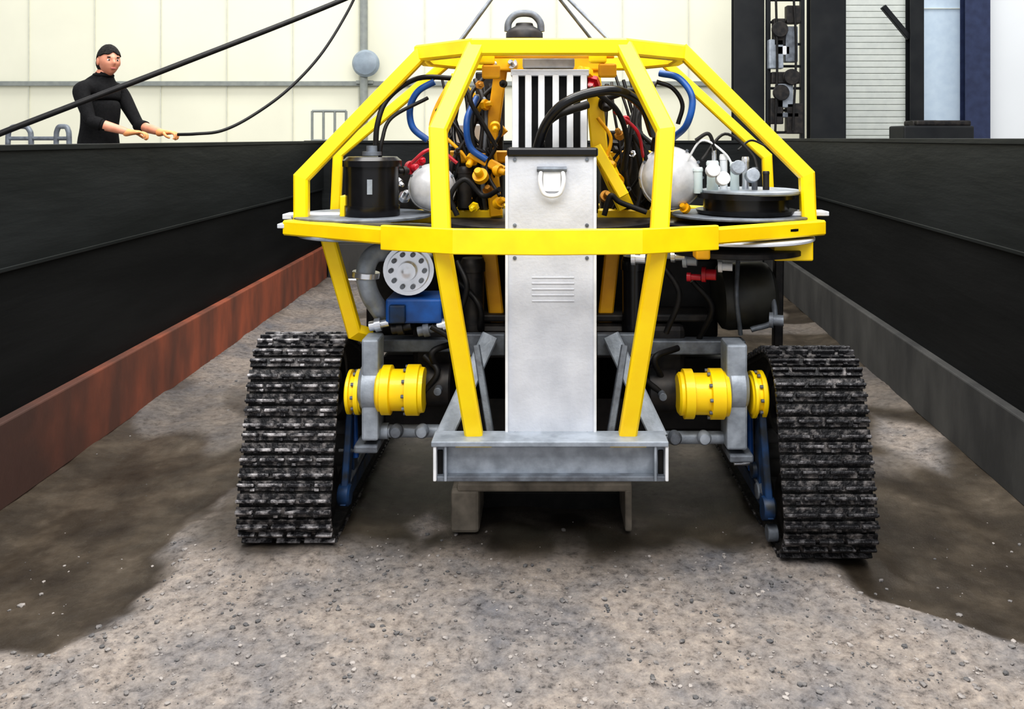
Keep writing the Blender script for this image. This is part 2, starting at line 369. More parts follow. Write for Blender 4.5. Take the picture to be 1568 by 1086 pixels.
# ================================================================= VEHICLE
VH=empty('tracked_crawler_vehicle')
def hull(pts):
    pts=sorted(set(pts));
    def cr(o,a,b): return (a[0]-o[0])*(b[1]-o[1])-(a[1]-o[1])*(b[0]-o[0])
    lo=[]
    for p in pts:
        while len(lo)>=2 and cr(lo[-2],lo[-1],p)<=0: lo.pop()
        lo.append(p)
    up=[]
    for p in reversed(pts):
        while len(up)>=2 and cr(up[-2],up[-1],p)<=0: up.pop()
        up.append(p)
    return lo[:-1]+up[:-1]
def circ(c,r,n=72): return [(c[0]+r*math.cos(2*math.pi*i/n),c[1]+r*math.sin(2*math.pi*i/n)) for i in range(n)]
def track(name,xa,xb,yf,ztop,inner,GM,dy):
    ci=(yf+0.20,0.212,0.185); cs=(yf+dy,ztop-0.23,0.21); cr_=(yf+1.65,0.212,0.185)
    h=hull(circ(ci[:2],ci[2])+circ(cs[:2],cs[2])+circ(cr_[:2],cr_[2]))
    n=len(h)
    per=sum(math.dist(h[i],h[(i+1)%n]) for i in range(n))
    cnt=int(per/0.056)//2*2; step=per/cnt
    res=[];acc=0;tgt=0
    for i in range(n):
        a=h[i];b_=h[(i+1)%n];d=math.dist(a,b_)
        while tgt<acc+d-1e-9 and len(res)<cnt:
            t=(tgt-acc)/d; res.append((a[0]+(b_[0]-a[0])*t,a[1]+(b_[1]-a[1])*t)); tgt+=step
        acc+=d
    ac=Acc(); w=xb-xa; xm=(xa+xb)/2
    V=[];Fc=[]
    m=len(res)
    nr=[]
    for i in range(m):
        a=res[i-1];b_=res[(i+1)%m];t=Vector((b_[0]-a[0],b_[1]-a[1])).normalized(); nr.append((t,Vector((t.y,-t.x))))
    for i in range(m):
        p=Vector(res[i]);nn=nr[i][1]
        for (xx,o) in ((xa+.01,-.02),(xb-.01,-.02),(xb-.01,.004),(xa+.01,.004)):
            q=p+nn*o; V.append((xx,q.x,q.y))
    for i in range(m):
        for k in range(4):
            j=(i+1)%m; Fc.append((i*4+k,i*4+(k+1)%4,j*4+(k+1)%4,j*4+k))
    ac.add((V,Fc),1)
    rnd=random.Random(3)
    for i in range(m):
        p=Vector(res[i]);t,nn=nr[i]
        R=Matrix(((1,0,0),(0,t.x,nn.x),(0,t.y,nn.y)))
        c=p+nn*0.010; ac.add(box_data((xm,c.x,c.y),(w,step*0.80,0.014),0.003,R),0)
        segs=[(-0.5,-0.17),(-0.13,0.13),(0.17,0.5)] if i%2 else [(-0.5,-0.32),(-0.28,-0.02),(0.02,0.28),(0.32,0.5)]
        for (s0,s1) in segs:
            off=rnd.uniform(-.001,.001)
            c=p+nn*(0.026+off)+t*(0.008 if i%2 else -0.004)
            ac.add(box_data((xm+w*(s0+s1)/2,c.x,c.y),(w*(s1-s0),step*0.26,0.024),0.004,R),2)
        for sx in (-0.34,-.08,.08,0.34):
            c=p+nn*0.019+t*step*.3; ac.add(box_data((xm+w*sx,c.x,c.y),(0.022,0.014,0.010),0.002,R),2)
    ac.make(name+'_track_belt',[TRK,TRKB,GM],VH)
    for nm,(cy,cz,r) in (('idler_front',ci),('drive_sprocket',cs),('idler_rear',cr_)):
        rr=r-0.022; x0=xa+0.05;l=w-0.10
        lathe(name+'_'+nm,(x0,cy,cz),(1,0,0),[(0,0),(0,.05),(.02,.06),(.03,rr*.55),(.0,rr*.7),(.0,rr-.015),(.012,rr),(l-.012,rr),(l,rr-.015),(l,rr*.7),(l-.03,rr*.55),(l-.02,.06),(l,.05),(l,0)],DRK,VH,40)
    for k in range(4):
        cy=ci[0]+0.36+k*0.25
        lathe(name+'_road_wheel_%d'%k,(xa+.08,cy,0.122),(1,0,0),cylp(w-.16,0.09),DRK,VH,24)
    xi=xb+0.02 if inner>0 else xa-0.02
    bar(name+'_side_frame',[(xi,ci[0],ci[1]),(xi,cr_[0],cr_[1]),(xi,cs[0],cs[1])],0.07,0.035,BLUD,VH,ref=Vector((1,0,0)),closed=True)
    bar(name+'_side_post',[(xi,cs[0],0.2),(xi,cs[0],cs[1])],0.09,0.03,BLUD,VH,ref=Vector((1,0,0)))
    lathe(name+'_tension_rod',(xi,ci[0]+.05,ci[1]+0.05),(0,1,0.05),cylp(.5,.02),GAL,VH,16)
    for (cy,cz,r) in (ci,cr_,cs):
        lathe(name+'_hub_%d'%int(cy*100),(xi-0.03,cy,cz),(1,0,0),[(0,0),(0,.05),(.01,.055),(.05,.055),(.06,.045),(.06,0)],BLUD,VH,24)
track('port',-1.480,-1.025,4.06,0.965,1,TRKG,.38)
track('starboard',1.10,1.535,3.91,0.935,-1,TRKG2,.36)

# ---- chassis
Yb=3.88
pbox('bumper_web',668,684,1020,738,Yb+0.04,0.02,GAL2,VH)
pbox('bumper_top_flange',660,677,1024,685,Yb-0.02,0.15,GAL2,VH)
pbox('bumper_bottom_flange',668,730,1020,738,Yb,0.16,GAL,VH)
for i,(a,c) in enumerate(((663,668),(680,684),(1002,1006),(1019,1024))):
    pbox('bumper_end_plate_%d'%i,a,680,c,738,Yb-0.015,0.16,WHT if i in(0,3) else GAL2,VH)
for i,xx in enumerate((674,1012)): pbox('bumper_slot_%d'%i,xx-4,690,xx+4,732,Yb+0.03,0.012,BLK,VH)
for i,xx in enumerate((672,760,925,1013)): lathe('bumper_bolt_%d'%i,P(xx,676,3.93)-Vector((0,0,.004)),(0,0,1),cylp(.02,.014),CHR,VH,8)
Yc=4.0
a=P(774,238,Yc);c=P(913,670,Yc)
ac=Acc();ac.add(box_data(((a.x+c.x)/2,Yc+.08,(a.z+c.z)/2),(c.x-a.x,.16,a.z-c.z),0.008),0)
cm=(a.x+c.x)/2; cw=c.x-a.x
ac.add(box_data((cm-cw/2+.006,Yc-.004,(a.z+c.z)/2),(.014,.014,a.z-c.z-.01),.003),1)
ac.add(box_data((cm+cw/2-.006,Yc-.004,(a.z+c.z)/2),(.014,.014,a.z-c.z-.01),.003),1)
for k in range(5):
    q=P(0,425+k*9,Yc).z; ac.add(box_data((cm+.01,Yc-.001,q),(.2,.005,.005),.002),0)
for zz in (a.z-.02,P(0,345,Yc).z,P(0,395,Yc).z,c.z+.02):
    for sx in (-.17,.17): ac.add(lathe_data((cm+sx,Yc,zz),(0,-1,0),[(0,0),(0,.009),(.005,.009),(.007,0)],10),2)
ac.make('aluminium_mast_column',[ALU,WHT,GAL],VH)
pbox('column_cap',776,226,916,240,Yc-.02,.2,BLKM,VH,.01)
q=P(845,277,Yc)
tube('lifting_bow',[q+Vector((-.05,-.005,.055)),q+Vector((-.055,-.03,.0)),q+Vector((-.04,-.03,-.055)),q+Vector((0,-.03,-.07)),q+Vector((.04,-.03,-.055)),q+Vector((.055,-.03,0)),q+Vector((.05,-.005,.055))],.010,WHT,VH)
box('lifting_bow_plate',q+Vector((0,-.004,.0)),(.085,.012,.10),WHT,VH)
tube('lifting_bow_pin',[q+Vector((-.07,-.012,.055)),q+Vector((.07,-.012,.055))],.012,GAL,VH,smoothpts=False)
Yh=4.22
for k,xx in enumerate((789,809,829,851,873,894)):
    aa=P(xx,112,Yh); bb=P(xx,228,Yh)
    box('heatsink_fin_%d'%k,(aa.x,Yh+.03,(aa.z+bb.z)/2),(L(10,Yh),.06,aa.z-bb.z),WHT,VH,.004)
pbox('heatsink_back',784,118,900,228,Yh+.065,.06,BLK,VH)
pbox('heatsink_top',782,106,902,116,Yh,.16,ALU,VH)
pbox('top_manifold',740,84,925,108,4.55,.12,YEL2,VH,.01)
pbox('top_manifold_grey',800,88,880,104,4.35,.10,GAL2,VH,.01)
for s,(tx,bx) in enumerate(((750,678),(936,1010))):
    bar('mast_brace_%d'%s,[P(tx,515,4.35),P(bx,672,4.08)],.085,.05,GAL2,VH)
    sg=-1 if s==0 else 1
    bar('mast_brace_inner_%d'%s,[P(tx+sg*20,530,4.3),P(tx+sg*-2,668,4.1)],.035,.04,GAL,VH)
    pbox('mast_gusset_%d'%s,702 if s==0 else 914,512,773 if s==0 else 985,545,4.38,.05,GAL,VH,.006)
box('chassis_tub',(0.02,5.25,0.80),(1.45,1.5,0.42),DRK,VH,.03)
box('chassis_deck',(0.02,5.25,1.04),(1.75,1.45,0.04),DRK,VH,.01)
pbox('chassis_front_housing',585,545,690,655,4.62,.2,BLK,VH,.02)
pbox('chassis_front_housing_b',990,548,1125,662,4.62,.2,BLK,VH,.02)
pbox('chassis_front_plate',690,545,990,680,4.50,.1,BLK,VH,.01)
pbox('cross_beam_port',556,520,772,540,4.45,.1,GAL,VH,.008)
pbox('cross_beam_starboard',915,522,1142,544,4.45,.1,GAL,VH,.008)
for s,(x0,x1,yy) in enumerate(((580,692,660),(1000,1128,670))):
    a=P(x0,yy,4.3);c=P(x1,yy,4.3); lathe('lower_axle_%d'%s,a,(1,0,0),[(0,0),(0,.04),(.05,.04),(.05,.032),(c.x-a.x-.05,.032),(c.x-a.x-.05,.04),(c.x-a.x,.04),(c.x-a.x,0)],GAL2,VH)
    for j,f in enumerate((.25,.6)):
        xx=x0+(x1-x0)*f; q=P(xx,yy-2,4.26); lathe('axle_clamp_%d_%d'%(s,j),q,(0,-1,0),[(0,0),(0,.032),(.03,.036),(.05,.025),(.055,0)],GAL2 if j else GAL,VH,20)
for s,(x0,x1,y0,y1) in enumerate(((553,579,520,676),(1113,1145,528,690))):
    pbox('track_bracket_%d'%s,x0,y0,x1,y1,4.20,.16,GAL2,VH,.012)
    q=P((x0+x1)/2,598,4.22); lathe('bracket_boss_%d'%s,(q.x-.055,4.29,q.z),(1,0,0),[(0,0),(0,.10),(.02,.12),(.09,.12),(.11,.10),(.11,0)],GAL2,VH)
    q=P((x0+x1)/2,y1+2,4.3); box('bracket_foot_%d'%s,q,(.12,.2,.04),GAL,VH,.01)
def hub(name,x0,x1,yc,Y,rp):
    a=P(x0,yc,Y);c=P(x1,yc,Y);l=c.x-a.x;r=L(rp,Y)
    lathe(name,a,(1,0,0),[(0,0),(0,r*.75),(.01,r*.85),(l*.10,r*.85),(l*.12,r*.98),(l*.3,r*.98),(l*.32,r*.82),(l*.62,r*.82),(l*.64,r),(l*.9,r),(l*.92,r*.9),(l,r*.88),(l,0)],YEL,VH,36)
    for k in range(10):
        th=k*math.pi/5; lathe(name+'_bolt_%d'%k,(a.x+l*.64,a.y+math.cos(th)*r*.91,a.z+math.sin(th)*r*.91),(-1,0,0),cylp(.015,.009),GAL,VH,8)
hub('port_drive_motor',578,650,597,4.25,38); hub('port_hub_ring',532,556,600,4.3,34)
hub('starboard_drive_motor',1037,1113,603,4.25,38); hub('starboard_hub_ring',1147,1170,604,4.28,36)
for s,(x0,x1,yy) in enumerate(((652,692,590),(990,1036,598))):
    a=P(x0,yy,4.4);c=P(x1,yy,4.4); lathe('motor_block_%d'%s,a,(1,0,0),cylp(c.x-a.x,.11),DRK,VH)
    tube('motor_hose_%d'%s,[P((x0+x1)/2,yy-20,4.35),P((x0+x1)/2-10,yy-50,4.3),P((x0+x1)/2+25,yy-65,4.4)],.016,BLK,VH)
    lathe('motor_port_%d'%s,P((x0+x1)/2,yy+5,4.3),(0,-1,0),cylp(.06,.02),GAL,VH,16)
for s,(xx,y0,y1) in enumerate(((543,630,700),(1148,620,720))):
    tube('blue_strut_%d'%s,[P(xx,y0,4.4),P(xx+2,y1,4.4)],.016,BLU,VH,smoothpts=False)
    tube('strut_pin_%d'%s,[P(xx-24,y1-10,4.38),P(xx+20,y1-10,4.38)],.010,CHR,VH,smoothpts=False)
for k in range(4):
    q=P(1150+k*8,720+k*32,4.3-k*.06); lathe('starboard_guide_%d'%k,q,(1,0,0),cylp(.05,.04),BLUD if k%2==0 else GAL,VH,18)
MUD=mat('muddy_plate',(0.26,0.23,0.19),(0.13,0.115,0.095),0.8,scale=9)
pbox('belly_skid_leg_port',690,750,734,818,4.3,.35,MUD,VH,.02)
pbox('belly_skid_leg_starboard',957,750,968,815,4.3,.35,MUD,VH,.01)
pbox('belly_skid_beam',700,741,968,754,4.3,.3,MUD,VH,.01)
pbox('belly_shade_sheet',735,754,957,812,4.62,.04,BLK,VH,.006)  # black sheet standing in for the shade inside the skid frame

# ---- yellow cage
RZ=1.555
ring=[(-1.27,4.25,RZ),(-1.27,4.8,RZ),(-0.72,5.35,RZ),(0.75,5.35,RZ),(1.36,4.8,RZ),(1.36,4.25,RZ)]
bar('ring_rear',ring,.065,.065,YEL,VH,ref=Vector((0,0,1)))
bar('ring_front_port',[(-1.29,4.25,RZ),(-.70,3.86,RZ)],.06,.075,YEL,VH,ref=Vector((0,0,1)))
bar('ring_front_starboard',[(1.38,4.25,RZ),(.74,3.86,RZ)],.06,.075,YEL,VH,ref=Vector((0,0,1)))
bar('ring_front_plate',[(-.74,3.86,RZ-.005),(-.40,3.71,RZ-.005),(.0,3.68,RZ-.005),(.42,3.71,RZ-.005),(.78,3.86,RZ-.005)],.03,.112,YEL,VH,ref=Vector((0,0,1)))
for s,(pts) in enumerate(([(727,672,3.97),(677,380,3.80),(671,200,3.93),(729,72,4.15)],[(960,672,3.97),(1008,380,3.80),(1019,200,3.93),(955,72,4.15)])):
    bar('front_upright_%d'%s,[P(*p) for p in pts],.082,.07,YEL,VH)
    q=P(pts[0][0],674,3.97); box('upright_foot_%d'%s,(q.x,3.97,q.z),(.17,.14,.02),YEL,VH)
TZ=2+ (212-72)*4.15/F
def top(x,Y): return ((x-CX)*Y/F,Y,TZ)
bar('top_ring',[top(727,4.15),top(955,4.15),top(1045,4.45),(0.72,4.75,TZ),(0.5,5.05,TZ),(-.45,5.05,TZ),(-.66,4.75,TZ),top(645,4.45)],.07,.082,YEL,VH,ref=Vector((0,0,1)),closed=True)
bar('top_beam',[top(745,4.3),top(940,4.3)],.08,.05,YEL2,VH)
for s,pts in enumerate(([(648,80,4.45),(462,272,4.3),(462,340,4.3)],[(1043,76,4.45),(1235,268,4.3),(1238,345,4.3)],[(685,96,5.0),(518,236,4.85),(514,325,4.85)],[(1020,98,5.0),(1174,240,4.85),(1178,320,4.85)])):
    w=.072 if s<2 else .055
    bar('cage_side_bar_%d'%s,[P(*p) for p in pts],w,w,YEL,VH)
bar('port_lower_strut',[P(503,365,4.25),P(543,508,4.35),P(566,514,4.4)],.07,.06,YEL,VH)
bar('starboard_lower_strut',[P(1192,395,4.6),P(1190,530,4.6)],.05,.05,DRK,VH)
bar('rear_strut_port',[P(749,380,4.6),P(763,505,4.6)],.08,.06,YEL2,VH)
bar('rear_strut_starboard',[P(938,380,4.6),P(925,500,4.6)],.08,.06,YEL2,VH)
bar('inner_post_port',[P(768,100,4.65),P(750,230,4.65),P(760,330,4.65)],.07,.06,YEL2,VH)
bar('inner_post_starboard',[P(905,100,4.6),P(918,230,4.6),P(958,318,4.6)],.09,.06,YEL,VH)
bar('inner_cross_port',[P(600,331,4.7),P(770,331,4.7)],.07,.06,YEL,VH)
bar('inner_cross_starboard',[P(915,328,4.7),P(1180,332,4.7)],.06,.06,YEL,VH)
bar('inner_cross_upper',[P(690,240,4.8),P(1000,240,4.8)],.07,.06,YEL2,VH)
bar('inner_diag_port',[P(712,135,4.75),P(772,205,4.7)],.05,.04,YEL2,VH)
bar('inner_stub_port',[P(722,235,4.55),P(772,262,4.5)],.05,.05,YEL2,VH)
bar('inner_stub_starboard',[P(912,225,4.5),P(955,300,4.45)],.06,.05,YEL,VH)
for k,(x,y) in enumerate(((744,88),(915,86),(930,108),(752,110))):
    q=P(x,y,4.28); box('cage_gusset_%d'%k,q,(.09,.05,.07),YEL2 if k>1 else YEL,VH,.01)

# ---- side decks and plates
def deck(name,cx,cy,r,z,th,m): lathe(name,(cx,cy,z),(0,0,1),[(0,0),(0,r-.006),(.004,r),(th-.004,r),(th,r-.006),(th,0)],m,VH,56)
deck('port_deck_plate',-.96,4.46,.36,RZ+.034,.016,GAL)
deck('port_deck_plate_lower',-.88,4.42,.40,RZ-.05,.018,GAL2)
deck('starboard_deck_plate',1.03,4.48,.36,RZ+.034,.016,GAL)
deck('starboard_deck_rim',1.0,4.45,.40,RZ-.01,.02,BLKM)
deck('starboard_deck_plate_lower',.98,4.4,.40,RZ-.07,.018,ALU)
deck('starboard_deck_plate_bottom',.98,4.42,.36,RZ-.14,.03,DRK)
deck('centre_deck',0.02,4.72,.62,RZ-.02,.03,DRK)
pbox('port_deck_ear',424,343,500,350,4.22,.12,ALU,VH)
pbox('port_deck_ear_upper',432,328,520,336,4.35,.12,ALU,VH)
pbox('starboard_deck_ear',1205,324,1270,331,4.3,.12,ALU,VH)
pbox('starboard_yellow_box',1186,366,1246,400,4.2,.18,YEL,VH,.008)
pbox('starboard_yellow_bracket',1066,372,1088,398,3.95,.1,YEL2,VH,.008)
def vcan(name,x0,x1,y0,y1,Y,m,seg=36,lid=True):
    a=P((x0+x1)/2,y1,Y); r=L((x1-x0)/2,Y); h=L(y1-y0,Y)
    pr=[(0,0),(0,r*.96),(.01,r),(h*.2,r),(h*.2,r*.96),(h*.84,r*.96),(h*.84,r*1.06),(h*.94,r*1.06),(h*.96,r),(h,r*.9),(h,0)] if lid else cylp(h,r)
    return lathe(name,a,(0,0,1),pr,m,VH,seg)
vcan('black_canister',528,612,240,332,4.35,BLKM)
q=P(570,238,4.35); lathe('canister_fitting',q,(0,0,1),[(0,0),(0,.05),(.02,.05),(.02,.03),(.05,.03),(.05,0)],GAL,VH,20)
pbox('canister_label',562,275,570,298,4.205,.0025,GAL2,VH,0)
pbox('canister_bracket',520,300,530,334,4.3,.1,YEL,VH,.005)
def dome(name,x,y,rp,Y,m,d=(0,-1,0)):
    c=P(x,y,Y);r=L(rp,Y)
    pr=[(-.16,0),(-.16,r*.8),(-.05,r*.8),(-.05,r),(-.02,r*1.03),(0,r)]+[(r*.62*math.sin(t),r*math.cos(t)*.97) for t in [i*math.pi/2/10 for i in range(10)]]+[(r*.62,0)]
    lathe(name,c,d,pr,m,VH,40)
    for k in range(12):
        th=k*math.pi/6; lathe(name+'_bolt_%d'%k,c+Vector((math.cos(th)*r*.99,-.0,math.sin(th)*r*.99)),(0,-1,0),cylp(.012,.008),GAL,VH,8)
DOM=mat('dome_satin',(0.66,0.66,0.68),(0.45,0.46,0.48),0.35,0.2,scale=14)
dome('silver_dome_port',662,287,36,4.5,DOM,(0.15,-1,0.1))
dome('silver_dome_starboard',1028,272,48,4.5,DOM,(0.1,-1,0.15))
lathe('starboard_drum',P(1142,326,4.45),(0,0,1),[(0,0),(0,.25),(.02,.26),(.02,.22),(.08,.22),(.08,.25),(.11,.25),(.11,0)],BLKM,VH,40)
lathe('starboard_drum_lid',P(1150,296,4.45),(0,0,1),[(0,0),(0,.25),(.008,.26),(.018,.26),(.022,.24),(.022,0)],GAL2,VH,40)
for k,(x0,x1,y0,y1,m) in enumerate(((1082,1100,246,292,GRN),(1102,1114,236,292,WHT),(1118,1132,248,292,GRN),(1136,1147,240,292,CHR),(1151,1160,256,292,GAL),(1062,1076,256,296,GRN),(1168,1178,262,292,DRK),(1090,1097,225,250,CHR))):
    vcan('filter_bottle_%d'%k,x0,x1,y0,y1,4.38+.05*(k%2),m,18)
for k,(x,y) in enumerate(((1090,262),(1128,258),(1105,275),(1150,270))):
    lathe('manifold_cap_%d'%k,P(x,y,4.3),(0,-1,.2),cylp(.05,.035),GAL2 if k%2 else WHT,VH,16)
vcan('accumulator_a',700,724,255,318,4.6,DRK,20); vcan('accumulator_b',955,980,215,300,4.75,DRK,20)
for k,(x,y,m,r) in enumerate(((735,268,YEL2,12),(748,292,BRS,10),(722,246,YEL2,10),(714,300,BRS,9),(765,262,YEL2,9),(930,250,YEL2,12),(945,278,YEL2,12),(738,240,BRS,8),(928,300,BRS,9),(905,130,RED,14),(632,257,RED,11),(645,246,RED,8),(618,262,DRK,7),(895,112,YEL2,12),(770,128,DRK,6),(672,170,DRK,6),(958,185,RED,7),(948,205,BRS,8),(620,300,CHR,9),(612,280,CHR,7),(1048,318,YEL2,8),(962,290,DRK,5),(785,98,CHR,8),(745,160,YEL2,9),(758,195,YEL2,8),(735,130,BRS,7),(928,160,DRK,12),(940,225,DRK,10),(765,310,YEL2,9),(725,318,YEL,8),(700,232,DRK,5),(968,235,CHR,6),(752,100,CHR,7),(925,105,BRS,8))):
    c=P(x,y,4.45+(k%4)*.05);rr=L(r,4.45)
    d=Vector((random.uniform(-1,1),random.uniform(-.9,-.2),random.uniform(-.6,.6))).normalized()
    lathe('valve_%d'%k,c-d*rr*1.2,d,[(0,0),(0,rr*.6),(rr*.5,rr*.6),(rr*.5,rr),(rr*1.3,rr),(rr*1.3,rr*.55),(rr*2.2,rr*.55),(rr*2.4,rr*.4),(rr*2.4,0)],m,VH,6 if k%2 else 20)
pbox('valve_block_port',700,262,770,322,4.85,.15,DRK,VH,.01)
pbox('valve_block_starboard',920,200,985,322,4.95,.15,DRK,VH,.01)
pbox('valve_block_upper',728,110,772,205,4.95,.1,DRK,VH,.01)
pbox('valve_block_rear',690,205,770,262,5.0,.1,BLK,VH,.01)
pbox('electronics_box',590,262,655,322,4.8,.2,DRK,VH,.01)
pbox('white_bracket_port',688,190,735,225,4.9,.05,WHT,VH,.01)
H=[([(822,228,4.1),(836,190,4.05),(862,160,4.0),(905,142,4.0),(950,140,4.05),(985,165,4.2),(1000,205,4.4)],.024,BLKM),
([(830,228,4.15),(828,205,4.1),(850,178,4.08),(900,160,4.15)],.02,BLK),
([(1010,112,4.5),(1040,120,4.45),(1060,150,4.4),(1052,190,4.4),(1030,212,4.5)],.018,BLU),
([(1005,125,4.5),(1030,135,4.5),(1045,160,4.5),(1038,190,4.5)],.012,BLKM),
([(665,125,4.5),(640,140,4.5),(628,165,4.5),(632,195,4.5),(655,215,4.5)],.018,BLU),
([(700,120,4.6),(640,120,4.5),(595,150,4.4),(578,190,4.35),(575,238,4.35)],.014,BLK),
([(655,150,4.5),(600,180,4.4),(585,215,4.35),(582,240,4.35)],.010,BLK),
([(730,150,4.6),(715,185,4.5),(720,225,4.5),(745,245,4.5)],.018,BLU),
([(740,120,4.6),(720,150,4.5),(740,190,4.5),(760,225,4.5)],.012,BLK),
([(905,135,4.2),(945,170,4.3),(960,215,4.4),(955,260,4.5)],.014,BLK),
([(930,150,4.4),(975,140,4.4),(1005,180,4.4),(1000,230,4.5)],.016,BLK),
([(940,170,4.4),(975,200,4.4),(985,240,4.5)],.009,RED),
([(915,180,4.5),(935,210,4.5),(930,240,4.5)],.010,YEL2),
([(700,250,4.5),(680,235,4.5),(655,230,4.4),(630,250,4.4)],.010,RED),
([(1065,215,4.4),(1085,205,4.4),(1095,230,4.4)],.010,BLK),
([(1075,245,4.4),(1110,205,4.5),(1150,235,4.45),(1160,260,4.4)],.008,BLK),
([(700,330,4.4),(690,300,4.4),(712,275,4.4),(740,300,4.4),(765,290,4.3)],.014,BLK),
([(925,330,4.4),(935,300,4.4),(950,310,4.4),(990,325,4.4)],.014,BLK),
([(970,205,4.5),(990,250,4.5),(975,320,4.5)],.012,BLK),
([(760,225,4.5),(745,260,4.5),(765,300,4.4)],.010,BLK),
([(1175,225,4.6),(1150,215,4.6),(1130,230,4.5)],.006,BLK),
([(1050,250,4.45),(1075,215,4.4),(1110,235,4.4),(1125,262,4.4)],.006,WHT)]
for k,(pts,r,m) in enumerate(H): tube('hose_%d'%k,[P(*p) for p in pts],r,m,VH)
for k in range(30):
    s=random.choice((-1,1)); x0=840+s*random.uniform(80,160)
    pts=[P(x0+random.uniform(-20,20),random.uniform(105,150),4.75),P(x0+random.uniform(-30,30),random.uniform(160,215),4.65),P(x0+random.uniform(-35,35),random.uniform(230,280),4.6),P(x0+random.uniform(-30,30),325,4.7)]
    tube('loom_%d'%k,pts,random.choice((.008,.01,.013)),random.choice((BLK,BLK,BLKM,BLU,DRK,DRK,YEL2,BLK,GAL,BLK)),VH)
# ---- lower machinery
c=P(624,415,4.3)
lathe('port_pump_flange',(c.x,4.36,c.z),(0,-1,0),[(-.22,0),(-.22,.10),(0,.10),(0,.125),(.03,.13),(.03,.11),(.05,.105),(.05,.05),(.09,.045),(.09,.02),(.10,0)],CHR,VH,36)
for k in range(10):
    th=k*math.pi/5; lathe('pump_bolt_%d'%k,(c.x+math.cos(th)*.085,4.31,c.z+math.sin(th)*.085),(0,-1,0),cylp(.02,.012),GAL,VH,8)
tube('port_pump_elbow',[P(600,385,4.4),P(572,390,4.35),P(560,415,4.3),P(566,450,4.3),P(585,480,4.4)],.048,GAL2,VH,seg=20)
lathe('elbow_flange',P(560,425,4.3),(0.1,0,1),cylp(.03,.07),CHR,VH,24)
pbox('blue_gearbox',590,458,676,496,4.3,.25,BLU,VH,.012)
pbox('blue_gearbox_cap',595,468,620,496,4.27,.04,BLUD,VH,.008)
pbox('port_lower_box',560,385,690,515,4.75,.3,DRK,VH,.02)
for k,(x,y) in enumerate(((566,500),(600,505),(640,508),(670,500))):
    lathe('port_fitting_%d'%k,P(x,y,4.32),(1,0,.2),[(0,0),(0,.025),(.03,.025),(.03,.035),(.06,.035),(.06,.02),(.1,.02),(.1,0)],(CHR,DRK,GAL,CHR)[k],VH,12)
vcan('centre_cylinder_port',706,742,395,520,4.5,DRK); vcan('centre_cylinder_starboard',952,990,392,520,4.5,BLKM)
pbox('central_dark_core',690,375,1010,520,4.95,.3,BLK,VH,.02)
pbox('starboard_lower_box',1000,395,1100,520,4.75,.3,BLK,VH,.02)
lathe('starboard_tank',P(1094,455,4.62),(1,0,0.05),[(0,0),(.0,.12),(.03,.17),(.06,.18),(.26,.18),(.29,.17),(.32,.12),(.32,0)],mat('olive_grey',(0.05,0.05,0.042),(0.02,0.02,0.018),0.45,0.2),VH,36)
tube('tank_strap',[P(1130,400,4.5),P(1128,455,4.42),P(1134,512,4.5)],.012,GAL,VH)
for k,(x,y,m,r) in enumerate(((1075,420,RED,12),(1052,424,RED,7),(1046,398,GAL2,12),(1028,392,CHR,10),(1100,408,WHT,9),(968,395,CHR,12),(960,384,GAL2,9),(1178,490,GAL,12))):
    lathe('starboard_fitting_%d'%k,P(x,y,4.3),(1,-.3,0),[(0,0),(0,L(r,4.3)),(.02,L(r,4.3)),(.02,L(r*.7,4.3)),(.07,L(r*.7,4.3)),(.07,0)],m,VH,16)
for k,pts in enumerate(([(700,400,4.4),(715,440,4.35),(700,490,4.4)],[(1010,400,4.4),(1040,450,4.35),(1020,510,4.4)],[(1060,430,4.4),(1090,470,4.4),(1070,520,4.5)],[(690,420,4.5),(735,470,4.4),(730,520,4.5)],[(660,500,4.3),(690,520,4.3),(700,560,4.35)],[(1150,505,4.4),(1185,490,4.4),(1180,440,4.5)],[(650,545,4.35),(670,570,4.3),(650,600,4.3)],[(1000,545,4.35),(985,575,4.3),(1010,600,4.3)])):
    tube('lower_hose_%d'%k,[P(*p) for p in pts],.015,BLK if k!=5 else GAL,VH)
# ---- lifting eye, slings, crane hook
c=P(803,40,4.6)
lathe('lift_swivel',P(803,60,4.6),(0,0,1),[(0,0),(0,.10),(.03,.10),(.05,.085),(.07,.05),(.085,.045),(.085,0)],DRK,VH,28)
tube('lift_shackle',[c+Vector((-.09,0,-.03)),c+Vector((-.085,0,.02)),c+Vector((-.05,0,.06)),c+Vector((0,0,.07)),c+Vector((.05,0,.06)),c+Vector((.085,0,.02)),c+Vector((.09,0,-.03))],.02,GAL,VH)
hk=P(803,-70,4.6)
for k,(x,y,YY) in enumerate(((697,72,4.3),(937,66,4.3),(690,85,5.02),(925,85,5.02))):
    tube('sling_%d'%k,[P(x,y,YY),hk],.009,GAL,VH,smoothpts=False)
tube('lift_hook',[hk+Vector((0,0,.2)),hk+Vector((0,0,.05)),hk+Vector((.06,0,0)),hk+Vector((.03,0,-.06)),hk+Vector((-.04,0,-.05)),hk+Vector((-.06,0,0))],.022,DRK,VH)
tube('crane_wire',[hk+Vector((0,0,.2)),hk+Vector((0,0,3.4))],.012,DRK,VH,smoothpts=False)

# ================================================================= HOSES OVER THE WALL
tube('overhead_hose',[P(-80,238,5.3),P(14,199,5.45),P(250,108,5.9),P(485,16,6.5),P(640,-50,7.0)],.02,BLK,None)
tube('control_cable',[P(272,206,6.42),P(300,205,6.42),P(340,200,6.5),(P(385,178,6.7)),P(440,138,6.9),P(490,85,7.1),P(530,22,7.3),P(560,-40,7.4)],.012,BLK,None)

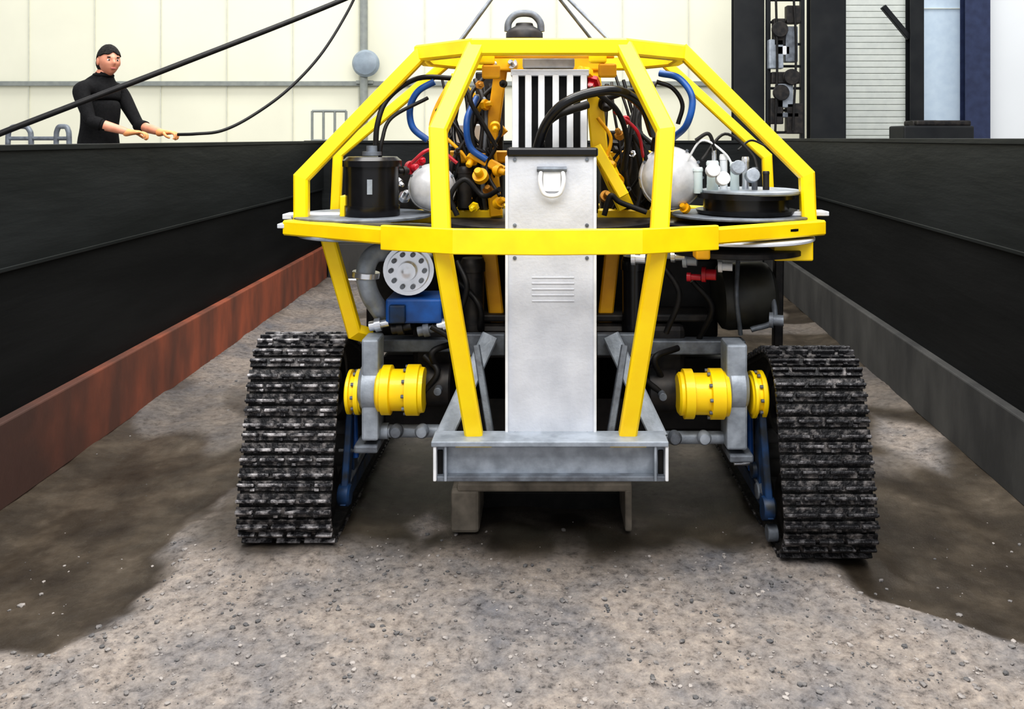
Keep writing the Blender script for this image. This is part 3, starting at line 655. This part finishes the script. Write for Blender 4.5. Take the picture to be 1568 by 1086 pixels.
# ================================================================= WORKER
SKIN=mat('skin',(0.66,0.30,0.20),(0.58,0.24,0.15),0.5,scale=20)
SWT=mat('black_sweater',(0.006,0.006,0.007),(0.010,0.010,0.011),0.85,scale=60,bump=0.3,spec=.2)
TRS=mat('dark_trousers',(0.015,0.018,0.03),(0.01,0.012,0.02),0.8,scale=40)
GLV=mat('orange_glove',(0.80,0.36,0.15),(0.68,0.28,0.11),0.6,scale=30)
EYEW=mat('eye_white',(0.8,0.8,0.78),None,0.2); EYED=mat('eye_dark',(0.02,0.015,0.01),None,0.2); LIP=mat('lip',(0.42,0.12,0.1),None,0.5); HAIR=mat('hair_dark',(0.010,0.009,0.009),(0.03,0.027,0.025),0.7,scale=90,bump=0.8,bscale=120,spec=.2)
MAN=empty('worker')
fw=Vector((0.93,-0.37,0)); rt=Vector((-0.37,-0.93,0)); base=Vector((-3.405,6.5,0.945))
def M(r,f,z): return base+rt*r+fw*f+Vector((0,0,z))
nodes={};edges=[]
def nd(k,p,r,par=None,lab='top'):
    nodes[k]=(Vector(p),r,lab); 
    if par: edges.append((par,k))
nd('pel',M(0,-.02,.95),(.145,.13),None,'leg')
nd('waist',M(0,-.02,1.10),(.14,.125),'pel'); nd('belly',M(0,0,1.22),(.15,.13),'waist'); nd('chest',M(0,.0,1.35),(.16,.14),'belly'); nd('upch',M(0,-.005,1.44),(.115,.10),'chest')
nd('neck',M(0,.03,1.53),(.056,.056),'upch','skin'); nd('skull',M(0,.06,1.61),(.05,.055),'neck','skin')
RS=M(.18,0,1.42);LS=M(-.18,0,1.42)
nd('rsh',RS,(.072,.072),'upch');nd('lsh',LS,(.072,.072),'upch')
rel=Vector((-3.36,6.27,2.125)); lel=Vector((-3.16,6.60,2.10))
rwr=Vector((-3.10,6.33,2.045)); lwr=Vector((-2.915,6.46,2.045))
nd('rua',RS.lerp(rel,.5),(.055,.055),'rsh');nd('rel',rel,(.047,.047),'rua');nd('rfa',rel.lerp(rwr,.4),(.042,.042),'rel','skin');nd('rwr',rwr,(.027,.03),'rfa','skin')
nd('lua',LS.lerp(lel,.5),(.055,.055),'lsh');nd('lel',lel,(.045,.045),'lua');nd('lfa',lel.lerp(lwr,.4),(.04,.04),'lel','skin');nd('lwr',lwr,(.027,.03),'lfa','skin')
for s,q in ((1,'r'),(-1,'l')):
    nd(q+'hip',M(.09*s,-.02,.86),(.095,.095),'pel','leg'); nd(q+'th',M(.10*s,-.01,.68),(.085,.085),q+'hip','leg'); nd(q+'kn',M(.105*s,.01,.49),(.06,.06),q+'th','leg')
    nd(q+'ca',M(.11*s,-.02,.33),(.058,.058),q+'kn','leg'); nd(q+'an',M(.11*s,-.02,.10),(.042,.042),q+'ca','leg'); nd(q+'he',M(.11*s,0.0,.055),(.045,.05),q+'an','shoe'); nd(q+'to',M(.12*s,.15,.04),(.042,.036),q+'he','shoe')
keys=list(nodes);ki={k:i for i,k in enumerate(keys)}
def skin_mesh(pos,eds,rad,root,levels=2):
    me=bpy.data.meshes.new('tmp');me.from_pydata([tuple(p) for p in pos],eds,[])
    o=bpy.data.objects.new('tmp',me);sc.collection.objects.link(o)
    md=o.modifiers.new('s','SKIN'); md.use_smooth_shade=True
    sv=me.skin_vertices[0].data
    for i,r in enumerate(rad): sv[i].radius=r; sv[i].use_root=(i==root)
    ss=o.modifiers.new('u','SUBSURF');ss.levels=levels;ss.render_levels=levels
    dg=bpy.context.evaluated_depsgraph_get();dg.update()
    ev=o.evaluated_get(dg);m2=bpy.data.meshes.new_from_object(ev)
    V=[v.co.copy() for v in m2.vertices];Fc=[tuple(p.vertices) for p in m2.polygons]
    bpy.data.objects.remove(o);return V,Fc
V,Fc=skin_mesh([nodes[k][0] for k in keys],[(ki[a],ki[b_]) for a,b_ in edges],[nodes[k][1] for k in keys],0)
segs=[(nodes[a][0],nodes[b_][0],nodes[b_][2]) for a,b_ in edges]
mi={'top':0,'skin':1,'leg':2,'shoe':3}
def lab(c):
    best=9;l='top'
    for a,b_,q in segs:
        d=b_-a;t=max(0,min(1,(c-a).dot(d)/d.length_squared));dd=(c-a-d*t).length
        if dd<best: best=dd;l=q
    if l=='skin' and 1.2+.945<c.z<1.555+.945: l='top'
    if l=='skin' and c.x<-3.26 and c.z<1.3+.945: l='top'
    return mi[l]
idx=[]
for f in Fc:
    c=sum((V[i] for i in f),Vector())/len(f); idx.append(lab(c))
mk('body',V,Fc,None,MAN,True,mats=[SWT,SKIN,TRS,BLK],idx=idx,ang=180)
tube('collar',[nodes['neck'][0]+Vector((math.cos(t)*.060,math.sin(t)*.060,.006)) for t in [i*math.pi/6 for i in range(13)]],.016,SWT,MAN)
for q,e0,e1 in (('r',rel,rwr),('l',lel,lwr)):
    d=(e1-e0).normalized(); lathe(q+'_cuff',e0.lerp(e1,.16),d,[(-.06,.044),(-.03,.049),(0,.050),(.03,.049),(.035,.040)],SWT,MAN,20)
def hand(name,wr,dirv,palmn,side):
    d=dirv.normalized();n=(palmn-d*palmn.dot(d)).normalized();s=d.cross(n)*side
    ac=Acc()
    ac.add(skin_mesh([wr-d*.05,wr-d*.01,wr+d*.02,wr+d*.055,wr+d*.085],[(0,1),(1,2),(2,3),(3,4)],[(.036,.036),(.033,.032),(.030,.022),(.040,.018),(.038,.016)],0))
    for k,(off,ln) in enumerate(((-.028,.075),(-.010,.085),(.009,.079),(.026,.062))):
        p0=wr+d*.06+s*off*.9; p1=wr+d*.088+s*off; p2=p1+d*ln*.40+n*ln*.18; p3=p2+d*ln*.05+n*ln*.38; p4=p3-d*ln*.22+n*ln*.1
        ac.add(skin_mesh([p0,p1,p2,p3,p4],[(0,1),(1,2),(2,3),(3,4)],[(.010,.010),(.010,.010),(.0092,.0092),(.0085,.0085),(.0072,.0072)],0))
    t0=wr+d*.025-s*.02;t1=wr+d*.045-s*.045+n*.012;t2=wr+d*.07-s*.05+n*.032;t3=wr+d*.088-s*.035+n*.042
    ac.add(skin_mesh([t0,t1,t2,t3],[(0,1),(1,2),(2,3)],[(.014,.014),(.012,.012),(.0105,.0105),(.0085,.0085)],0))
    return ac.make(name,[GLV],MAN,True)
hand('hand_left',lwr,Vector((1,-.15,0)),Vector((0,0,-1)),1)
hand('hand_right',rwr,Vector((1,.1,0)),Vector((0,0,-1)),-1)
hf=Vector((0.74,-0.67,-.05)).normalized(); hr=Vector((hf.y,-hf.x,0)).normalized(); hu=hr.cross(hf)
hc=base+fw*.085+Vector((0,0,1.645))
HM=Matrix((hr,hf,hu)).transposed()
def HT(p): return hc+HM@Vector(p)
V=[];Fc=[];nu,nv=56,40
def g(x,s): return math.exp(-(x/s)**2)
for j in range(nv+1):
    ph=math.pi*j/nv
    for i in range(nu):
        th=2*math.pi*i/nu
        x=math.sin(ph)*math.cos(th);y=math.sin(ph)*math.sin(th);z=math.cos(ph)
        X=x*.076;Yy=y*.096;Z=z*.115
        if z<0: X*=1-.28*(-z)**1.5; Yy*=(1-.10*(-z)) if y>0 else (1-.45*(-z))
        if y>0:
            Yy+=.022*g(X,.011)*g(Z+.018,.018)*y+.010*g(X,.009)*g(Z-.0,.02)*y
            Yy+=.006*g(abs(X),.04)*g(Z-.026,.01)*y
            Yy-=.010*g(abs(X)-.030,.014)*g(Z-.006,.012)*y
            Yy+=.006*g(X,.022)*g(Z+.055,.008)*y
            Yy+=.010*g(X,.02)*g(Z+.092,.018)*y
            Yy+=.004*g(abs(X)-.042,.018)*g(Z+.02,.02)*y
        V.append(HT((X,Yy,Z)))
for j in range(nv):
    for i in range(nu): Fc.append((j*nu+i,j*nu+(i+1)%nu,(j+1)*nu+(i+1)%nu,(j+1)*nu+i))
mk('head',V,Fc,SKIN,MAN,True,ang=180)
def ell(name,c,r,m,seg=16,rings=10,fn=None):
    V=[];Fc=[]
    for j in range(rings+1):
        ph=math.pi*j/rings
        for i in range(seg):
            th=2*math.pi*i/seg; q=(c[0]+r[0]*math.sin(ph)*math.cos(th),c[1]+r[1]*math.sin(ph)*math.sin(th),c[2]+r[2]*math.cos(ph))
            V.append(HT(q))
    for j in range(rings):
        for i in range(seg): Fc.append((j*seg+i,j*seg+(i+1)%seg,(j+1)*seg+(i+1)%seg,(j+1)*seg+i))
    mk(name,V,Fc,m,MAN,True,ang=180)
for s in (-1,1):
    ell('eye_%d'%s,(.030*s,.078,.006),(.013,.010,.008),EYEW); ell('iris_%d'%s,(.030*s,.0865,.006),(.006,.003,.006),EYED)
    ell('ear_%d'%s,(.077*s,-.005,-.008),(.010,.018,.030),SKIN); ell('brow_%d'%s,(.030*s,.088,.027),(.018,.006,.005),HAIR)
ell('lips',(0,.093,-.056),(.021,.006,.007),LIP)
V=[];Fc=[];nu,nv=48,18
for j in range(nv+1):
    for i in range(nu):
        th=2*math.pi*i/nu
        lim=60+ (52*max(0,-math.sin(th))+ 14*abs(math.cos(th)))+2.5*math.sin(th*7)
        pp=math.radians(lim)*j/nv
        k=1+.02*noise.noise(Vector((math.cos(th)*3,math.sin(th)*3,j*.4)))
        V.append(HT((math.sin(pp)*math.cos(th)*.084*k,math.sin(pp)*math.sin(th)*.104*k,math.cos(pp)*.124*k+.004)))
for j in range(nv):
    for i in range(nu): Fc.append((j*nu+i,j*nu+(i+1)%nu,(j+1)*nu+(i+1)%nu,(j+1)*nu+i))
o=mk('hair',V,Fc,HAIR,MAN,True,ang=180); sol=o.modifiers.new('t','SOLIDIFY');sol.thickness=.008
ell('hair_back',(0,-.032,-.02),(.0785,.070,.080),HAIR,24,14)

# ================================================================= LIGHT + CAMERA
w=bpy.data.worlds.new('hall_light');sc.world=w;w.use_nodes=True
bg=w.node_tree.nodes['Background'];bg.inputs[0].default_value=(0.97,0.98,1.0,1);bg.inputs[1].default_value=0.75
def area(name,loc,size,energy,rot=(0,0,0),col=(1,1,1)):
    l=bpy.data.lights.new(name,'AREA');l.shape='RECTANGLE';l.size=size[0];l.size_y=size[1];l.energy=energy;l.color=col
    o=bpy.data.objects.new(name,l);o.location=loc;o.rotation_euler=rot;sc.collection.objects.link(o);return o
area('added_area_light',(0,5.0,8.0),(7,4),720,(0,0,0),(1,.985,.96))  # overhead area light added for shape, not a real skylight
area('added_area_light.001',(0,0.5,6.5),(6,3),430,(math.radians(38),0,0),(1,.985,.96))  # key light added from overhead front to light the vehicle
area('added_area_light.002',(0,12.8,8.5),(20,2),520,(math.radians(15),0,0),(1,.985,.94))  # wash light added to brighten the back wall
cam=bpy.data.cameras.new('camera');co=bpy.data.objects.new('camera',cam);sc.collection.objects.link(co)
co.location=(0,0,CH);co.rotation_euler=(math.radians(90),0,0)
cam.sensor_width=36;cam.lens=F/1568*36;cam.shift_x=-(CX-784)/1568;cam.shift_y=(HY-543)/1568;cam.clip_start=0.05;cam.clip_end=200
sc.camera=co
sc.view_settings.view_transform='Standard'
try: sc.view_settings.look='Medium High Contrast'
except Exception as ex: print('look',ex)
sc.view_settings.exposure=0.0
